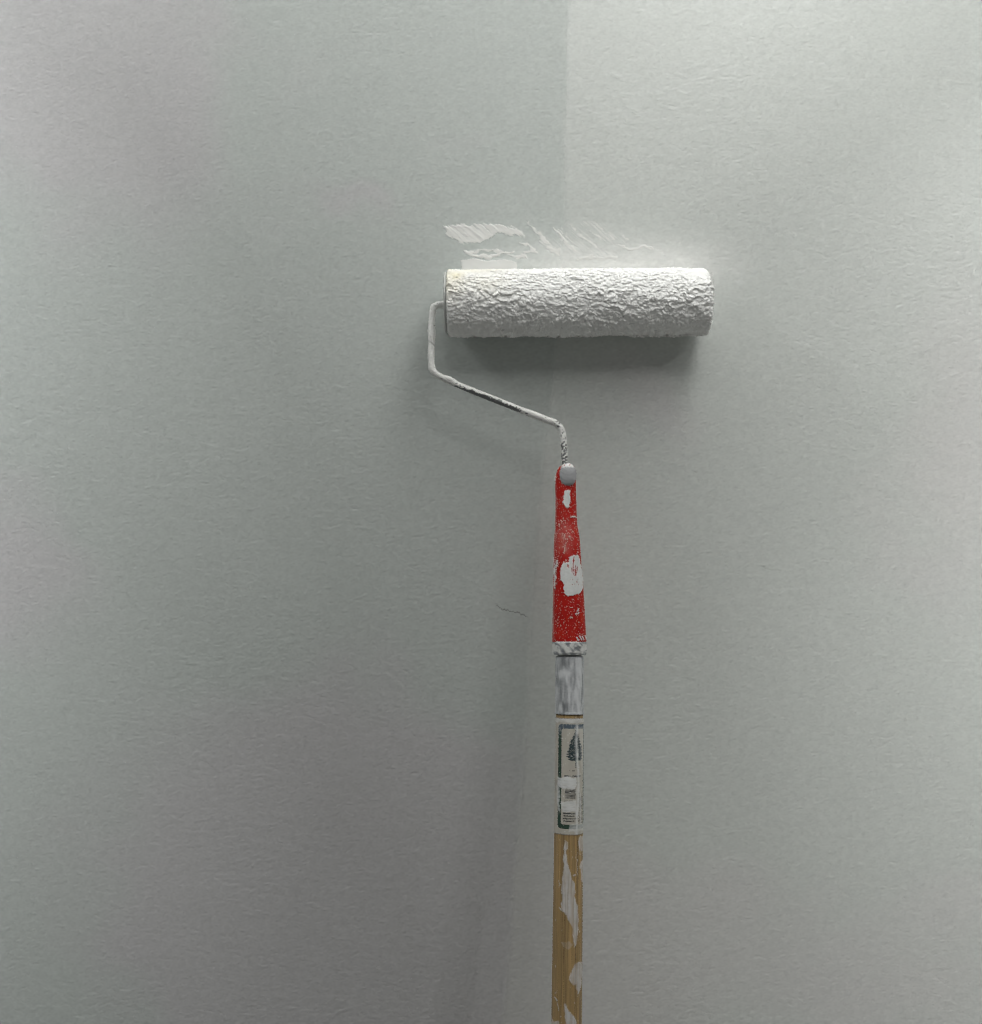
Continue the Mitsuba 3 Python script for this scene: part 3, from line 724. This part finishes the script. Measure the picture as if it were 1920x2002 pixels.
def printed(y0, x0, x1, hgt, seed, dark=0.85):
    wl = n3(np.stack([AX / 0.55, np.floor(AY / 9) * 7 + seed, 0 * AX], -1), 1, seed)
    gap = n3(np.stack([AX / 2.1, 0 * AX + seed * 3.7, 0 * AX], -1), 1, seed + 1) > 0.45
    return dark * (np.abs(AY - y0) < hgt / 2) * (AX > x0) * (AX < x1) * (wl > -0.25) * ~gap


pr = printed(42.6, -3.5, 3.5, 0.55, 141)
pr = np.maximum(pr, printed(47.2, -8.0, 7.0, 1.5, 143))
pr = np.maximum(pr, printed(52.5, -2.0, 8.0, 1.2, 145, .75))
rub = n3(np.stack([AX / 4.5, AY / 0.9, 0 * AX], -1), 1, 147, 2)
rub2 = n3(np.stack([AX / 1.2, AY / 0.7, 0 * AX], -1), 1, 148)
box = lambda xa, xb, ya, yb: sstep(xa - .3, xa + .3, AX + 0.5 * rub2) * sstep(xb + .3, xb - .3, AX + 0.8 * rub2) * sstep(ya - .3, ya + .3, AY) * sstep(yb + .3, yb - .3, AY)
pr = np.maximum(pr, box(-7.0, 1.6, 57.5, 65.5) * np.clip(0.62 + 0.75 * rub + 0.25 * rub2, 0, 0.95))
pr = np.maximum(pr, box(-8.3, 1.4, 66.5, 76.0) * np.clip(0.18 + 0.6 * rub + 0.2 * rub2, 0, 0.7))
for k in range(4):
    pr = np.maximum(pr, box(-8.8 + .5 * (k % 2), 2.0 - (k % 2) * 1.2, 77.0 + 2.1 * k, 78.2 + 2.1 * k) * np.clip(0.75 + 0.5 * rub2, 0, 0.95))
for k in range(4):
    pr = np.maximum(pr, 0.7 * (np.abs(AX - 4.6 - 1.5 * k) < 0.45) * (AY > 61 + 3 * (k % 2)) * (AY < 86) * (n3(np.stack([AY / 0.6, 0 * AY + k, 0 * AY], -1), 1, 185) > -0.2))
pr = pr[..., None]
col = col * (1 - pr) + np.array([0.05, 0.055, 0.06]) * pr
# white paint over the label
wX = LX + 9 * n3(P, 0.003, 191, 2)
wY = LY + 12 * n3(P, 0.003, 192, 2)
sm = np.zeros(LX.shape)
for poly, dk in (([(325, 1375), (420, 1360), (505, 1365), (505, 1440), (480, 1480), (350, 1470), (325, 1455)], .95), ([(360, 1590), (500, 1580), (505, 1690), (365, 1690)], .8), ([(320, 1450), (352, 1455), (350, 1680), (340, 1700), (325, 1640)], .7),
                 ([(300, 825), (600, 825), (600, 860), (500, 872), (350, 868), (300, 880)], .6), ([(430, 1800), (580, 1800), (580, 1870), (430, 1870)], .55), ([(525, 900), (600, 900), (600, 1500), (545, 1300)], .25)):
    sm = np.maximum(sm, dk * sstep(-4, 10, inside(poly, wX, wY)) * np.clip(0.95 + 0.5 * n3(P, (0.004, 0.004, 0.0012), 193, 2), 0, 1.1))
cx = 510 - 8 * np.sin(LY / 130) + 5 * n3(np.stack([0 * LY, 0 * LY, P[..., 2]], -1), 0.008, 194)
rid = np.exp(-np.square((LX - cx) / (12 + 6 * n3(P, (0.01, 0.01, 0.006), 195)))) * (0.65 + 0.5 * n3(np.stack([0 * LY, 0 * LY, P[..., 2]], -1), 0.005, 196, 2))
rid = rid + 0.7 * np.exp(-np.square((LX - 541) / 4.0)) * sstep(1480, 1560, LY) * sstep(1840, 1760, LY)
sm = np.maximum(sm, np.clip(1.25 * rid, 0, 0.95))
flk = sstep(0.70, 0.8, n3(P, (0.0011, 0.0011, 0.0015), 197))
sm = np.maximum(sm, 0.85 * flk)
sm = np.where(S['front'], np.clip(sm, 0, 1), 0.3 * sstep(0.1, 0.5, n3(P, 0.008, 198, 2)))
col = col * (1 - sm[..., None]) + np.array([0.80, 0.81, 0.80]) * sm[..., None]
edge = sstep(0.6, 0.2, np.minimum(AY, 95 - AY))[..., None]
col = col * (1 - 0.40 * edge)
grime = sstep(0.0, 0.8, n3(P, (0.006, 0.006, 0.012), 200, 3))[..., None]
col = col * (1 - 0.22 * grime)
dR = 0.12e-3 * sm + 0.60e-3 * np.clip(rid, 0, 1) * S['front'] + 0.04e-3 * n3(P, 0.003, 199, 2)
V, F = shaft_mesh(S, dR)
put('paint_roller__pole__paper_label', V, F, 'print', color=pad(np.clip(col, 0.004, 1).reshape(-1, 3), len(V)))
labels['paint_roller__pole__paper_label'] = {'label': 'worn cream paper label with a green frame and a dark fir tree'}
